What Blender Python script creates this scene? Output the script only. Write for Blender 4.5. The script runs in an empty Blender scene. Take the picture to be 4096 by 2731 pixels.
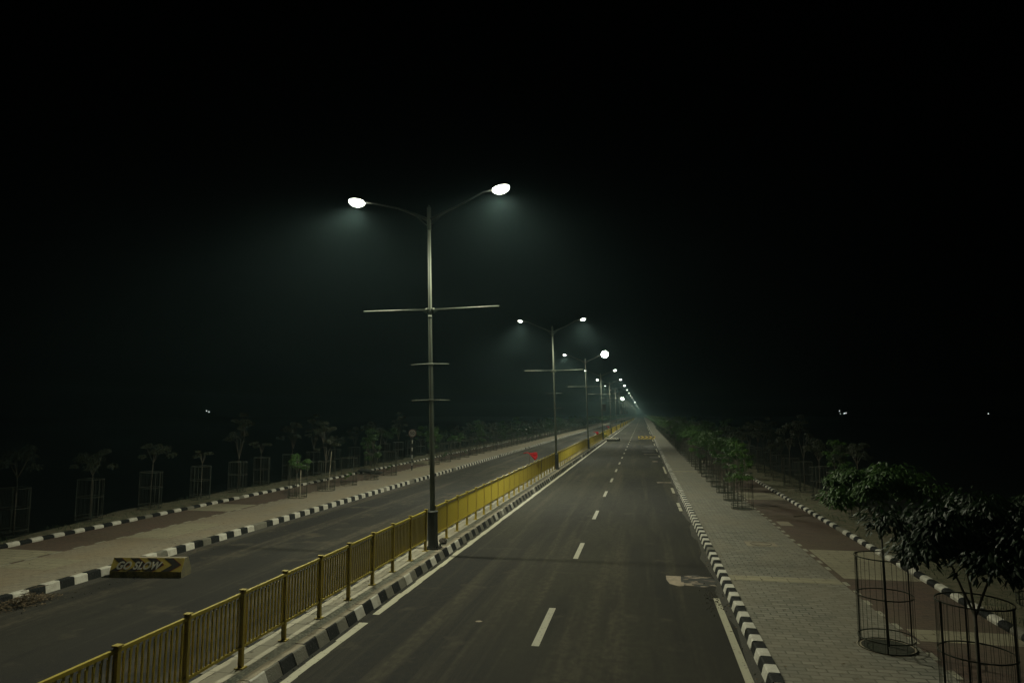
import bpy, math, random
from mathutils import Vector, Matrix
R = math.radians
S = bpy.context.scene
random.seed(7)
# ------------------------------------------------------------------ camera
cd = bpy.data.cameras.new("camera"); cam = bpy.data.objects.new("camera", cd)
S.collection.objects.link(cam)
cam.location = (0, 0, 4.0)
cam.rotation_euler = (R(90 + 6.072), 0, R(10.742))
cd.sensor_width = 36; cd.lens = 24.0; cd.clip_start = 0.1; cd.clip_end = 4000
S.camera = cam
# ------------------------------------------------------------------ night sky, exposure (no sun: the lamps light the road)
w = bpy.data.worlds.new("World"); S.world = w; w.use_nodes = True
wn = w.node_tree; bg = wn.nodes["Background"]
sky = wn.nodes.new("ShaderNodeTexSky"); sky.sky_type = 'NISHITA'; sky.sun_disc = False
sky.sun_elevation = R(-6.5); sky.sun_rotation = R(200); sky.altitude = 0
wn.links.new(sky.outputs[0], bg.inputs[0]); bg.inputs[1].default_value = 0.02
S.view_settings.view_transform = 'Standard'; S.view_settings.look = 'None'
S.view_settings.exposure = 0; S.view_settings.gamma = 1
LAMP_W = 32.0; HAZE = 0.00040
LAMP_COL = (.99, 1.0, 0.74)
S.cycles.use_denoising = True
S.cycles.use_light_tree = True
S.cycles.max_bounces = 6; S.cycles.volume_bounces = 0
S.cycles.sample_clamp_indirect = 3.0
col = S.collection

# ------------------------------------------------------------------ helpers
class MB:
    def __init__(s): s.v = []; s.f = []; s.m = []
    def quad(s, a, b, c, d, mi=0):
        n = len(s.v); s.v += [tuple(a), tuple(b), tuple(c), tuple(d)]; s.f.append((n, n+1, n+2, n+3)); s.m.append(mi)
    def poly(s, pts, mi=0):
        n = len(s.v); s.v += [tuple(p) for p in pts]; s.f.append(tuple(range(n, n+len(pts)))); s.m.append(mi)
    def box(s, x0, x1, y0, y1, z0, z1, mi=0):
        n = len(s.v)
        s.v += [(x0,y0,z0),(x1,y0,z0),(x1,y1,z0),(x0,y1,z0),(x0,y0,z1),(x1,y0,z1),(x1,y1,z1),(x0,y1,z1)]
        for q in ((0,3,2,1),(4,5,6,7),(0,1,5,4),(1,2,6,5),(2,3,7,6),(3,0,4,7)):
            s.f.append(tuple(n+i for i in q)); s.m.append(mi)
    def tube(s, pts, rads, n=8, mi=0, cap=True):
        pts = [Vector(p) for p in pts]
        if not hasattr(rads, '__len__'): rads = [rads]*len(pts)
        base = len(s.v)
        for i, p in enumerate(pts):
            d = (pts[min(i+1, len(pts)-1)] - pts[max(i-1, 0)]).normalized()
            a = d.cross(Vector((0.13, 0.99, 0.02)) if abs(d.z) > .5 or abs(d.x) > .5 else Vector((0, 0, 1))).normalized(); b = d.cross(a)
            for k in range(n):
                t = 2*math.pi*k/n
                s.v.append(tuple(p + rads[i]*(math.cos(t)*a + math.sin(t)*b)))
        for i in range(len(pts)-1):
            for k in range(n):
                s.f.append((base+i*n+k, base+i*n+(k+1) % n, base+(i+1)*n+(k+1) % n, base+(i+1)*n+k)); s.m.append(mi)
        if cap:
            s.f.append(tuple(base+k for k in range(n))[::-1]); s.m.append(mi)
            e = base+(len(pts)-1)*n; s.f.append(tuple(e+k for k in range(n))); s.m.append(mi)
    def ring(s, cx, cy, z, r, t, n=24, h=None, wob=0, mi=0):
        h = h or t; base = len(s.v)
        for k in range(n):
            a = 2*math.pi*k/n; rr = r*(1+wob*math.sin(2*a+cx)); zz = z+wob*r*.6*math.sin(a*2+1)
            for (dr, dz) in ((-t, -h), (t, -h), (t, h), (-t, h)):
                s.v.append((cx+(rr+dr)*math.cos(a), cy+(rr+dr)*math.sin(a), zz+dz))
        for k in range(n):
            k2 = (k+1) % n
            for j in range(4):
                s.f.append((base+4*k+j, base+4*k+(j+1) % 4, base+4*k2+(j+1) % 4, base+4*k2+j)); s.m.append(mi)
    def sheet(s, x0, x1, y0, y1, z, mi=0):
        s.quad((x0,y0,z),(x1,y0,z),(x1,y1,z),(x0,y1,z), mi)
    def merge(s, o, mat=None):
        n = len(s.v); s.v += [tuple(mat @ Vector(v)) if mat else v for v in o.v]
        s.f += [tuple(i+n for i in f) for f in o.f]; s.m += o.m
    def mesh(s, name, mats, smooth=False):
        me = bpy.data.meshes.new(name); me.from_pydata(s.v, [], s.f)
        mats = mats if isinstance(mats, (list, tuple)) else [mats]
        for m in mats: me.materials.append(m)
        me.polygons.foreach_set('material_index', s.m)
        if smooth: me.polygons.foreach_set('use_smooth', [True]*len(s.f))
        me.update(); return me
    def build(s, name, mats, parent=None, smooth=False, loc=None):
        o = bpy.data.objects.new(name, s.mesh(name, mats, smooth)); col.objects.link(o)
        if parent: o.parent = parent
        if loc: o.location = loc
        return o
def tag(o, label=None, cat=None, group=None, kind=None):
    if label: o['label'] = label
    if cat: o['category'] = cat
    if group: o['group'] = group
    if kind: o['kind'] = kind
    return o
def empty(name, loc, rz=0, label=None, cat=None, group=None):
    o = bpy.data.objects.new(name, None); col.objects.link(o); o.location = loc; o.rotation_euler = (0, 0, rz)
    o.empty_display_size = .2
    return tag(o, label, cat, group)
def copy_tree(o, parent=None):
    c = o.copy(); col.objects.link(c); c.parent = parent
    for ch in list(o.children): copy_tree(ch, c)
    return c
ORD = ['nearest', 'second', 'third', 'fourth', 'fifth', 'sixth', 'seventh', 'eighth', 'ninth', 'tenth', 'eleventh',
       'twelfth', 'thirteenth', 'fourteenth', 'fifteenth', 'sixteenth']

# ------------------------------------------------------------------ materials
def mat(name, base, rough=.8, metal=0, noise=None, bump=None, emit=None, spec=.5):
    m = bpy.data.materials.new(name); m.use_nodes = True
    nt = m.node_tree; p = nt.nodes['Principled BSDF']
    p.inputs['Base Color'].default_value = (*base, 1); p.inputs['Roughness'].default_value = rough
    p.inputs['Metallic'].default_value = metal; p.inputs['Specular IOR Level'].default_value = spec
    co = nt.nodes.new('ShaderNodeTexCoord').outputs['Object']
    last = None
    def mix(a, b, fac, mode='MIX'):
        x = nt.nodes.new('ShaderNodeMix'); x.data_type = 'RGBA'; x.blend_type = mode
        for s_, v in ((6, a), (7, b)):
            if isinstance(v, tuple): x.inputs[s_].default_value = (*v, 1)
            else: nt.links.new(v, x.inputs[s_])
        if isinstance(fac, (int, float)): x.inputs[0].default_value = fac
        else: nt.links.new(fac, x.inputs[0])
        return x.outputs[2]
    def nz(scale, detail=4, stretch=None, lo=.35, hi=.65, rough=.6):
        n = nt.nodes.new('ShaderNodeTexNoise'); n.inputs['Scale'].default_value = scale; n.inputs['Detail'].default_value = detail
        n.inputs['Roughness'].default_value = rough
        if stretch:
            mp = nt.nodes.new('ShaderNodeMapping'); mp.inputs['Scale'].default_value = stretch
            nt.links.new(co, mp.inputs[0]); nt.links.new(mp.outputs[0], n.inputs[0])
        else: nt.links.new(co, n.inputs[0])
        r = nt.nodes.new('ShaderNodeMapRange'); r.inputs[1].default_value = lo; r.inputs[2].default_value = hi
        nt.links.new(n.outputs[0], r.inputs[0]); return r.outputs[0]
    m['_'] = 1
    cur = base
    for (scale, colr, st, lo, hi, amt) in (noise or []):
        f = nz(scale, 5, st, lo, hi)
        if amt < 1:
            mu = nt.nodes.new('ShaderNodeMath'); mu.operation = 'MULTIPLY'; mu.inputs[1].default_value = amt
            nt.links.new(f, mu.inputs[0]); f = mu.outputs[0]
        cur = mix(cur, colr, f)
    if noise: nt.links.new(cur, p.inputs['Base Color'])
    if bump:
        b = nt.nodes.new('ShaderNodeBump'); b.inputs['Distance'].default_value = bump[1]; b.inputs['Strength'].default_value = bump[2] if len(bump) > 2 else .6
        nt.links.new(nz(bump[0], 3), b.inputs['Height']); nt.links.new(b.outputs[0], p.inputs['Normal'])
    if emit:
        p.inputs['Emission Color'].default_value = (*emit[0], 1); p.inputs['Emission Strength'].default_value = emit[1]
    m.pop('_') if '_' in m else None
    return m, nt, p, mix, nz, cur
M = {}
def simple(k, *a, **kw): M[k] = mat(k, *a, **kw)[0]
simple('asphalt', (.046,.044,.031), .92, spec=.15, noise=[(.20, (.021,.021,.021), (1,.22,1), .42, .58, .9), (.9, (.078,.070,.048), (1.7,.045,1), .50, .64, .75),
       (2.4, (.020,.019,.018), (1,.10,1), .52, .66, .6), (7, (.032,.030,.024), (1,.7,1), .42, .58, .6), (1.1, (.075,.066,.048), (1,1,1), .60, .72, .6), (60, (.12,.11,.09), None, .56, .74, .5)], bump=(120, .006, .7))
simple('asphalt_left', (.048,.046,.037), .92, spec=.15, noise=[(.13, (.025,.025,.026), (1,.2,1), .42, .60, .9), (.7, (.095,.083,.062), (1.6,.05,1), .50, .62, .9),
       (2.2, (.022,.022,.022), (1,.12,1), .52, .66, .7), (7, (.036,.034,.029), (1,.7,1), .42, .58, .6), (.8, (.085,.074,.055), (1,1,1), .56, .68, .8), (60, (.11,.10,.08), None, .56, .74, .5)], bump=(120, .006, .7))
simple('line_paint', (.31,.295,.22), .7, noise=[(3, (.26,.25,.2), None, .45, .75, .7), (22, (.10,.095,.08), None, .56, .66, .8)])
simple('edge_paint', (.38,.36,.26), .7, noise=[(1.3, (.30,.28,.21), (1,.4,1), .4, .7, .7), (14, (.10,.095,.08), None, .6, .66, .9)])
simple('gutter', (.044,.039,.029), .9, noise=[(1.5, (.045,.043,.036), (1,.3,1), .35, .7, 1), (25, (.12,.105,.075), None, .5, .8, .6)], bump=(60,.01))
simple('white_kerb', (.56,.54,.47), .75, noise=[(5, (.34,.31,.25), None, .42, .75, .8), (26, (.15,.13,.1), None, .62, .72, .7)], bump=(30,.01,.5))
simple('dirty_kerb', (.17,.16,.125), .85, noise=[(4, (.12,.115,.09), None, .4, .7, .9), (22, (.3,.28,.22), None, .6, .72, .5)], bump=(30,.012,.6))
simple('black_kerb', (.009,.010,.010), .75, spec=.2, noise=[(6, (.018,.019,.017), None, .4, .7, .8), (24, (.22,.2,.17), None, .66, .72, .6)], bump=(30,.012,.6))
simple('kerb_concrete', (.30,.255,.18), .9, noise=[(3, (.15,.135,.1), None, .35, .7, .8), (30, (.3,.27,.2), None, .55, .75, .5)], bump=(40,.01))
simple('soil', (.035,.034,.022), 1, noise=[(3, (.02,.026,.012), None, .4, .65, 1), (40, (.06,.055,.04), None, .55, .8, .5)], bump=(25,.03))
simple('verge_soil', (.175,.165,.10), 1, noise=[(.6, (.19,.155,.10), None, .4, .65, .9), (5, (.06,.075,.035), None, .42, .66, .8), (60, (.1,.1,.07), None, .55, .8, .5)], bump=(30,.03))
simple('grass_blade', (.035,.065,.018), .7, noise=[(2, (.08,.075,.035), None, .4, .7, .8)])
simple('galvanised', (.18,.20,.155), .6, metal=.1, noise=[(9, (.10,.115,.09), (1,1,.2), .4, .7, .7)])
simple('galvanised_dull', (.10,.105,.09), .6, metal=.2, noise=[(7, (.11,.12,.10), (1,1,.3), .4, .7, .8)])
simple('shroud_paint', (.055,.060,.052), .6, noise=[(6, (.075,.078,.062), None, .45, .75, .8)])
simple('black_metal', (.012,.012,.011), .5)
simple('lamp_body', (.16,.17,.15), .5, metal=.2)
simple('lens', (.9,.9,.85), .3, emit=((.98,1,.88), 11))
simple('dead_lens', (.45,.38,.34), .3, emit=((1,.75,.6), .06))  # lens of an unlit lamp, with a faint pinkish glow put in
simple('flood_lens', (.9,.9,.8), .3, emit=((1,1,.82), 90))  # oversized bright bowl standing in for the glare of a camera-facing lamp
simple('far_bulb', (.9,.9,.8), .3, emit=((.95,1,.95), 6))
simple('yellow_rail', (.42,.325,.036), .5, noise=[(5, (.40,.33,.04), (1,1,.4), .4, .7, .6), (22, (.20,.13,.03), None, .6, .75, .6)])
simple('yellow_post', (.37,.285,.036), .5, noise=[(4, (.3,.22,.03), None, .4, .7, .7), (18, (.16,.08,.03), None, .6, .72, .8)])
simple('rust', (.10,.035,.02), .8)
simple('guard_metal', (.038,.045,.032), .6, metal=.2, noise=[(8, (.06,.045,.028), None, .45, .7, .8)])
simple('bark', (.085,.075,.055), .9, noise=[(12, (.05,.045,.032), (1,1,.3), .4, .7, .8)], bump=(40,.01))
simple('stake', (.32,.29,.22), .8, noise=[(6, (.2,.18,.13), None, .4, .7, .7)])
simple('red_cloth', (.60,.018,.025), .8, noise=[(9, (.35,.01,.015), None, .4, .7, .7)])
simple('stick', (.08,.065,.045), .9)
simple('board_dark', (.022,.022,.019), .5, noise=[(4, (.04,.04,.035), None, .4, .7, .7)])
simple('dry_leaf', (.17,.12,.065), .9, noise=[(20, (.06,.045,.025), None, .4, .6, 1)])
simple('stone', (.10,.088,.07), .95, noise=[(9, (.05,.045,.036), None, .4, .7, 1)], bump=(14,.03))
simple('concrete', (.27,.25,.20), .9, noise=[(3, (.18,.165,.13), None, .4, .7, .8), (40, (.33,.3,.24), None, .55, .75, .5)], bump=(50,.008))
simple('patch_cement', (.33,.27,.20), .9, noise=[(7, (.19,.16,.12), None, .4, .65, .9)])
simple('dark_repair', (.03,.029,.027), .9, noise=[(7, (.05,.047,.04), None, .4, .65, .9)])
simple('barrier_yellow', (.46,.35,.06), .75, noise=[(5, (.25,.19,.06), None, .4, .7, .8), (26, (.13,.1,.05), None, .6, .72, .8)])
simple('barrier_base', (.50,.39,.10), .8, noise=[(4, (.11,.095,.035), None, .35, .7, 1), (22, (.07,.06,.03), None, .55, .72, .8)])
simple('shroud_end', (.13,.115,.06), .85, noise=[(6, (.08,.07,.045), None, .4, .7, .9)])
simple('barrier_black', (.038,.033,.027), .6, noise=[(8, (.05,.04,.03), None, .5, .7, .7)])
simple('barrier_red', (.19,.03,.02), .7)
simple('barrier_white', (.46,.45,.38), .7, noise=[(14, (.3,.28,.2), None, .5, .7, .7)])
simple('sign_white', (.50,.48,.42), .6, noise=[(5, (.2,.2,.17), None, .4, .7, .6)])
simple('sign_rim', (.16,.05,.04), .6)
simple('sign_black', (.02,.02,.02), .6)
simple('post_white', (.60,.59,.53), .6); simple('post_black', (.02,.02,.02), .6)

def paver(name, c1, c2, mortar, bw, bh, tint, msize=.012, rot=0, yellow=None):
    m, nt, p, mix, nz, cur = mat(name, c1, .9)
    tc = nt.nodes.new('ShaderNodeTexCoord'); mp = nt.nodes.new('ShaderNodeMapping'); mp.inputs['Rotation'].default_value = (0, 0, rot)
    nt.links.new(tc.outputs['Object'], mp.inputs[0])
    b = nt.nodes.new('ShaderNodeTexBrick'); nt.links.new(mp.outputs[0], b.inputs[0])
    b.inputs['Color1'].default_value = (*c1, 1); b.inputs['Color2'].default_value = (*c2, 1); b.inputs['Mortar'].default_value = (*mortar, 1)
    b.inputs['Scale'].default_value = 1; b.inputs['Brick Width'].default_value = bw; b.inputs['Row Height'].default_value = bh
    b.inputs['Mortar Size'].default_value = msize; b.inputs['Mortar Smooth'].default_value = .3
    c = mix(b.outputs[0], tint, nz(.55, 5, (1, .6, 1), .4, .7))
    c = mix(c, tuple(x*.5 for x in tint), nz(7, 5, None, .55, .8))
    d = nz(45, 3, None, .35, .7)
    c = mix(c, tuple(x*.6 for x in c2), d) if False else c
    nt.links.new(c, p.inputs['Base Color'])
    bp = nt.nodes.new('ShaderNodeBump'); bp.inputs['Distance'].default_value = .012; bp.invert = True
    nt.links.new(b.outputs['Fac'], bp.inputs['Height']); nt.links.new(bp.outputs[0], p.inputs['Normal'])
    M[name] = m
paver('paving_right', (.245,.232,.185), (.150,.146,.118), (.075,.072,.056), .30, .15, (.200,.178,.130), .014)
paver('paving_left', (.27,.235,.175), (.225,.20,.15), (.15,.135,.10), .25, .125, (.25,.20,.13), .008)
paver('red_track', (.120,.074,.052), (.090,.062,.046), (.06,.045,.036), .25, .125, (.105,.080,.050), .008)
paver('tan_band', (.30,.27,.18), (.26,.235,.16), (.10,.09,.06), .6, .3, (.24,.215,.145), .01)
paver('median_slab', (.44,.40,.31), (.34,.32,.25), (.10,.1,.08), .45, .6, (.30,.27,.20), .01)
paver('tactile', (.34,.33,.25), (.10,.115,.09), (.06,.07,.055), .10, .035, (.15,.14,.105), .006, rot=R(25))
# leaves: per-leaf and per-tree variation
def leaf_mat(name, c1, c2, c3):
    m, nt, p, mix, nz, cur = mat(name, c1, .5, spec=.22)
    g = nt.nodes.new('ShaderNodeNewGeometry'); oi = nt.nodes.new('ShaderNodeObjectInfo')
    c = mix(c1, c2, g.outputs['Random Per Island']); c = mix(c, c3, oi.outputs['Random'])
    nt.links.new(c, p.inputs['Base Color'])
    t = nt.nodes.new('ShaderNodeBsdfTranslucent'); nt.links.new(c, t.inputs[0])
    ms = nt.nodes.new('ShaderNodeMixShader'); ms.inputs[0].default_value = .25
    out = nt.nodes['Material Output']
    nt.links.new(p.outputs[0], ms.inputs[1]); nt.links.new(t.outputs[0], ms.inputs[2]); nt.links.new(ms.outputs[0], out.inputs[0])
    M[name] = m
leaf_mat('leaf_green', (.032,.078,.016), (.080,.150,.030), (.042,.090,.026))
leaf_mat('leaf_grey', (.034,.045,.024), (.065,.070,.038), (.042,.050,.032))
leaf_mat('leaf_deep', (.010,.022,.007), (.034,.066,.018), (.014,.030,.010))

# ------------------------------------------------------------------ ground, roads, pavements (all structure)
Y0, Y1 = -12.0, 1300.0
ys = [Y0, 6, 12, 14.5, 17, 19, 21, 24, 28, 33, 40, 50, 65, 90, 140, 240, 500, Y1]
def edgeL(y): return -21.3 + (1.9 if y < 17 else max(0, 1.9*(1-(y-17)/8))) + .12*math.sin(y*.9)
def edgeR(y): return 9.2 + .12*math.sin(y*.7)
g = MB()
prof = lambda y: [(-1600, -6), (-60, -6), (edgeL(y)-7, -4.2), (edgeL(y)-1.2, -.8), (edgeL(y), .02), (edgeL(y)+.5, .06), (-18.5, .06), (-18.4, -.03), (6.5, -.03), (6.6, .06), (edgeR(y)-.5, .06), (edgeR(y), .02), (edgeR(y)+1.2, -.8), (edgeR(y)+7, -4.2), (60, -6), (1600, -6)]
yy = [-300] + [y for y in ys[:1]] + [Y0+i for i in range(1, 90)] + ys[-5:] + [3000]
yy = sorted(set(yy)); rows = []
for y in yy:
    rows.append(len(g.v)); g.v += [(x, y, z) for x, z in prof(y)]
for i in range(len(yy)-1):
    for k in range(15):
        a, b = rows[i]+k, rows[i+1]+k; g.f.append((a, a+1, b+1, b)); g.m.append(1 if k in (4, 5, 9, 10) else 0)
tag(g.build('ground', [M['soil'], M['verge_soil']]), kind='structure')
def strips(name, x0, x1, z, m, y0=Y0, y1=Y1):
    s = MB(); yl = [y0] + [y for y in ys if y0 < y < y1] + [y1]
    for a, b in zip(yl, yl[1:]): s.sheet(x0, x1, a, b, z)
    return tag(s.build(name, m), kind='structure')
strips('road_right', -5.56, 1.76, 0, M['asphalt'])
strips('road_left', -13.32, -6.62, 0, M['asphalt_left'])
strips('pavement_right', 1.94, 4.50, .10, M['paving_right'])
strips('pavement_left', -16.34, -13.40, .10, M['paving_left'])
strips('cycle_track_right', 4.50, 6.40, .096, M['red_track'])
strips('cycle_track_left', -18.44, -16.34, .096, M['red_track'])
# cross bands and tan fields of paving
b = MB()
for y0, y1 in ((17.35, 17.85), (48.5, 49.1), (80, 80.6)): b.sheet(1.96, 4.48, y0, y1, .104)
for y0, y1 in ((18.0, 21.6), (13.4, 14.1), (33.5, 36.5), (57, 61), (86, 90)): b.sheet(4.66, 6.38, y0, y1, .1)
for y0, y1 in ((14.5, 17.3), (25.5, 27.6), (52, 56)): b.sheet(-18.40, -16.46, y0, y1, .1)
for y0, y1 in ((15.2, 16.4), (19.6, 22.6), (46, 49)): b.sheet(-16.30, -14.8, y0, y1, .104)
tag(b.build('paving_bands', M['tan_band']), kind='structure')
b = MB(); c_ = MB()
for (x, y) in [(3.98, 12.95), (4.17, 10.1)] + [(4.0, v) for v in (30.2, 33.0, 36.1, 38.9, 41.8, 45.0, 47.8, 50.7)]:
    b.poly([(x+.40*math.cos(2*math.pi*k/20), y+.40*math.sin(2*math.pi*k/20), .112) for k in range(20)], 0)
    b.poly([(x+.47*math.cos(2*math.pi*k/20), y+.47*math.sin(2*math.pi*k/20), .108) for k in range(20)], 1)
tag(b.build('tree_pits', [M['soil'], M['kerb_concrete']]), kind='structure')
# dashed block line between pavement and cycle track
b = MB()
for i in range(180):
    y = 9.2 + .805*i
    j = random.uniform(-.02, .02)
    if random.random() > .06: b.sheet(4.50+j, 4.60+j, y, y+.36, .106)
    y = 12.0 + .815*i
    if random.random() > .06: b.sheet(-16.42+j, -16.32+j, y, y+.40, .106)
tag(b.build('cycle_track_markings', M['line_paint']), kind='structure')
# gutters (dust by the kerbs)
b = MB()
for i in range(220):
    y = -5+i*.9; 
    b.poly([(1.70, y, .004), (1.78, y, .004), (1.78, y+.9, .004), (1.70, y+.9, .004)])
    a0 = 1.46+.07*math.sin(i*1.3)+.03*math.sin(i*3.1)
    a1 = 1.46+.07*math.sin((i+1)*1.3)+.03*math.sin((i+1)*3.1)
    b.poly([(a0+.13, y, .004), (1.70, y, .004), (1.70, y+.9, .004), (a1+.13, y+.9, .004)])
    a0 = -13.0+.12*math.sin(i*.9)+.06*math.sin(i*2.7); a1 = -13.0+.12*math.sin((i+1)*.9)+.06*math.sin((i+1)*2.7)
    b.poly([(-13.3, y, .004), (a0, y, .004), (a1, y+.9, .004), (-13.3, y+.9, .004)])
tag(b.build('gutter_dust', M['gutter']), kind='structure')
# painted markings
rl = random.Random(3)
b = MB()
for i in range(110):
    y = 12.2 - 7.33*2 + 7.33*i
    b.sheet(-1.975, -1.84, y, y+2.38, .004)
tag(b.build('lane_dashes', M['line_paint']), kind='structure')
b = MB()
y = -8.0; n = 0
while y < 420:
    d = .55 if y < 80 else 6
    wl = -5.42+rl.uniform(-.025, .02); wr = -5.27+rl.uniform(-.012, .012)
    if abs(y-12.9) > .22 and not (18.6 < y < 18.9): 
        b.poly([(wl, y, .005), (wr, y, .005), (wr+rl.uniform(-.01, .01), y+d+.002, .005), (wl+rl.uniform(-.01, .02), y+d+.002, .005)])
    y += d
for y0, y1 in ((-8, 16.0), (29.75, 30.9), (31.1, 32.4), (36.3, 38.8), (48, 54.1), (66, 69), (75, 82), (90, 96), (104, 111), (120, 131), (140, 160), (175, 230)):
    b.sheet(1.44, 1.57, y0, y1, .005)
tag(b.build('edge_lines', M['edge_paint']), kind='structure')
# road repairs, and shade painted as dark blobs farther on
b = MB()
def blob(cx, cy, rx, ry, z, mi, seed, n=18, rough=.22):
    r_ = random.Random(seed)
    b.poly([(cx+rx*(1+r_.uniform(-rough, rough))*math.cos(2*math.pi*k/n), cy+ry*(1+r_.uniform(-rough, rough))*math.sin(2*math.pi*k/n), z) for k in range(n)], mi)
b.poly([(.50, 17.95, .006), (.86, 17.93, .006), (.84, 17.45, .006), (.90, 17.3, .006), (.88, 16.98, .006), (.76, 16.92, .006), (.56, 17.12, .006), (.50, 17.5, .006)], 0)
b.poly([(.84, 17.6, .009), (.875, 17.6, .009), (.875, 17.32, .009), (.84, 17.32, .009)], 1)
for i in range(26):
    x = rl.uniform(.9, 1.6); y = rl.uniform(16.95, 17.95)
    blob(x, y, rl.uniform(.03, .14), rl.uniform(.015, .05), .006+.0003*i, 0, i, 9, .4)
blob(1.2, 17.5, .45, .6, .0043, 1, 78)
b.poly([(.75, 41.9, .006), (.95, 42.15, .006), (1.3, 41.95, .006), (1.62, 41.95, .006), (1.6, 41.6, .006), (1.2, 41.65, .006), (.8, 41.4, .006)], 0)
blob(.95, 41.8, .1, .12, .008, 1, 5); blob(1.15, 41.78, .1, .1, .008, 1, 6)
b.sheet(.05, 1.45, 70.5, 70.9, .005, 0); blob(1.0, 60, .25, .4, .005, 0, 9)
blob(-3.2, 13.4, .07, .05, .005, 0, 12)
for (x, y, rx, ry) in ((.9, 88, .8, 3), (1.0, 82, .6, 2), (.6, 76, .7, 2.4), (1.1, 66, .5, 1.6), (1.2, 125, .5, 6)):
    blob(x, y, rx, ry, .0044, 1, int(y))  # shaded stretches of the far right lane, painted on in dark colour
tag(b.build('road_repairs', [M['patch_cement'], M['dark_repair'], M['gutter']]), kind='structure')
b = MB()
b.sheet(4.72, 5.15, 25.9, 26.9, .106)
n = 20; b.poly([(3.45+.36*math.cos(2*math.pi*k/n), 22.2+.22*math.sin(2*math.pi*k/n), .108) for k in range(n)])
n = 20; b.ring(3.45, 22.2, .108, .30, .008, 20, .003, mi=1)
b.sheet(3.0, 3.9, 21.8, 22.6, .105)
tag(b.build('access_covers', [M['kerb_concrete'], M['dark_repair']]), kind='structure')

# ------------------------------------------------------------------ kerbs of painted blocks
def kerb(name, xf, xt, xb, h, z0, period, phase, y0, yd, mats, lo=-.05, round_=False, tops=None, dirty=0.0, frac=.5, seed=1):
    """xf: base of the road face, xt: top front edge, xb: back; blocks to yd, then long pieces that keep the stripes"""
    r_ = random.Random(seed); s = MB()
    y = y0; k = 0
    sg = 1 if xb > xf else -1
    while y < 700:
        far = y > yd
        on = k % 2
        L = period*(frac if on else 1-frac)
        gap = 0 if far else .006
        dx = 0 if far else r_.uniform(-.008, .008); dz = 0 if far else r_.uniform(-.008, .006)
        mi = on
        if not far and r_.random() < dirty: mi = 2
        a, c = y+gap, y+L-gap
        e = .018
        zt = z0+h+dz; xf_, xt_, xb_ = xf+dx, xt+dx, xb+dx
        if round_:
            pr = [(xf_, lo), (xf_, z0+h*.45), (xf_+sg*.03, z0+h*.82), (xf_+sg*.07, zt), (xb_-sg*.05, zt), (xb_, z0+h*.55), (xb_, lo)]
        else:
            pr = [(xf_, lo), (xt_-sg*.004, zt-e), (xt_+sg*e, zt), (xb_, zt), (xb_, lo)]
        m_ = len(pr); n0 = len(s.v)
        for yv in (a, c): s.v += [(px, yv, pz) for px, pz in pr]
        for i in range(m_-1):
            q = (n0+i, n0+i+1, n0+m_+i+1, n0+m_+i)
            top = tops is not None and i >= 2
            s.f.append(q if sg < 0 else q[::-1]); s.m.append(tops if top else mi)
        s.f.append(tuple(range(n0, n0+m_))); s.m.append(mi); s.f.append(tuple(range(n0+m_, n0+2*m_))[::-1]); s.m.append(mi)
        y += L; k += 1
    return tag(s.build(name, mats), kind='structure')
KM = [M['white_kerb'], M['black_kerb'], M['dirty_kerb'], M['kerb_concrete']]
kerb('kerb_right', 1.72, 1.78, 1.955, .155, 0, .735, 0, 0.2, 90, KM, seed=2, dirty=.03)
kerb('kerb_left', -13.22, -13.26, -13.42, .19, 0, .806, 0, 12.79-.403*14, 90, KM, seed=3, dirty=.06)
kerb('median_kerb_right', -5.50, -5.60, -5.77, .20, 0, .808, 0, 10.58-.404*17-.404, 90, [M['dirty_kerb'], M['black_kerb'], M['white_kerb'], M['kerb_concrete']], tops=3, seed=4, dirty=.07)
kerb('median_kerb_left', -6.64, -6.58, -6.42, .20, 0, .808, 0, 3, 60, [M['dirty_kerb'], M['black_kerb'], M['white_kerb'], M['kerb_concrete']], seed=5)
kerb('verge_kerb_right', 6.40, 6.40, 6.60, .11, .10, .8046, 0, 14.6-.402*16, 120, KM, round_=True, seed=6, frac=.5, dirty=.05)
kerb('verge_kerb_left', -18.42, -18.42, -18.63, .11, .10, .815, 0, 17.48-.407*30, 120, KM, round_=True, seed=7, frac=.5, dirty=.04)
strips('median_paving', -6.43, -5.96, .196, M['median_slab'])
strips('median_tactile_strip', -5.96, -5.76, .194, M['tactile'])

# grass and weeds on the verges
b = MB(); r_ = random.Random(11)
for i in range(15000):
    left = i % 2
    y = 12+ (r_.random()**1.7)*75
    if left: x = r_.uniform(edgeL(y)-.2, -18.7)
    else: x = r_.uniform(6.65, edgeR(y)+.2)
    if math.sin(x*3.1+y*.8)+math.sin(y*2.1-x) + r_.uniform(-1, 1) < .1: continue
    h = r_.uniform(.03, .13); a = r_.uniform(0, 6.28); dx, dy = .010*math.cos(a), .010*math.sin(a); lx, ly = r_.uniform(-.05, .05), r_.uniform(-.05, .05)
    b.poly([(x-dx, y-dy, .04), (x+dx, y+dy, .04), (x+lx, y+ly, .06+h)])
tag(b.build('grass', M['grass_blade']), kind='stuff', label='short weedy grass on the verges beside the striped kerbs')

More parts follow.
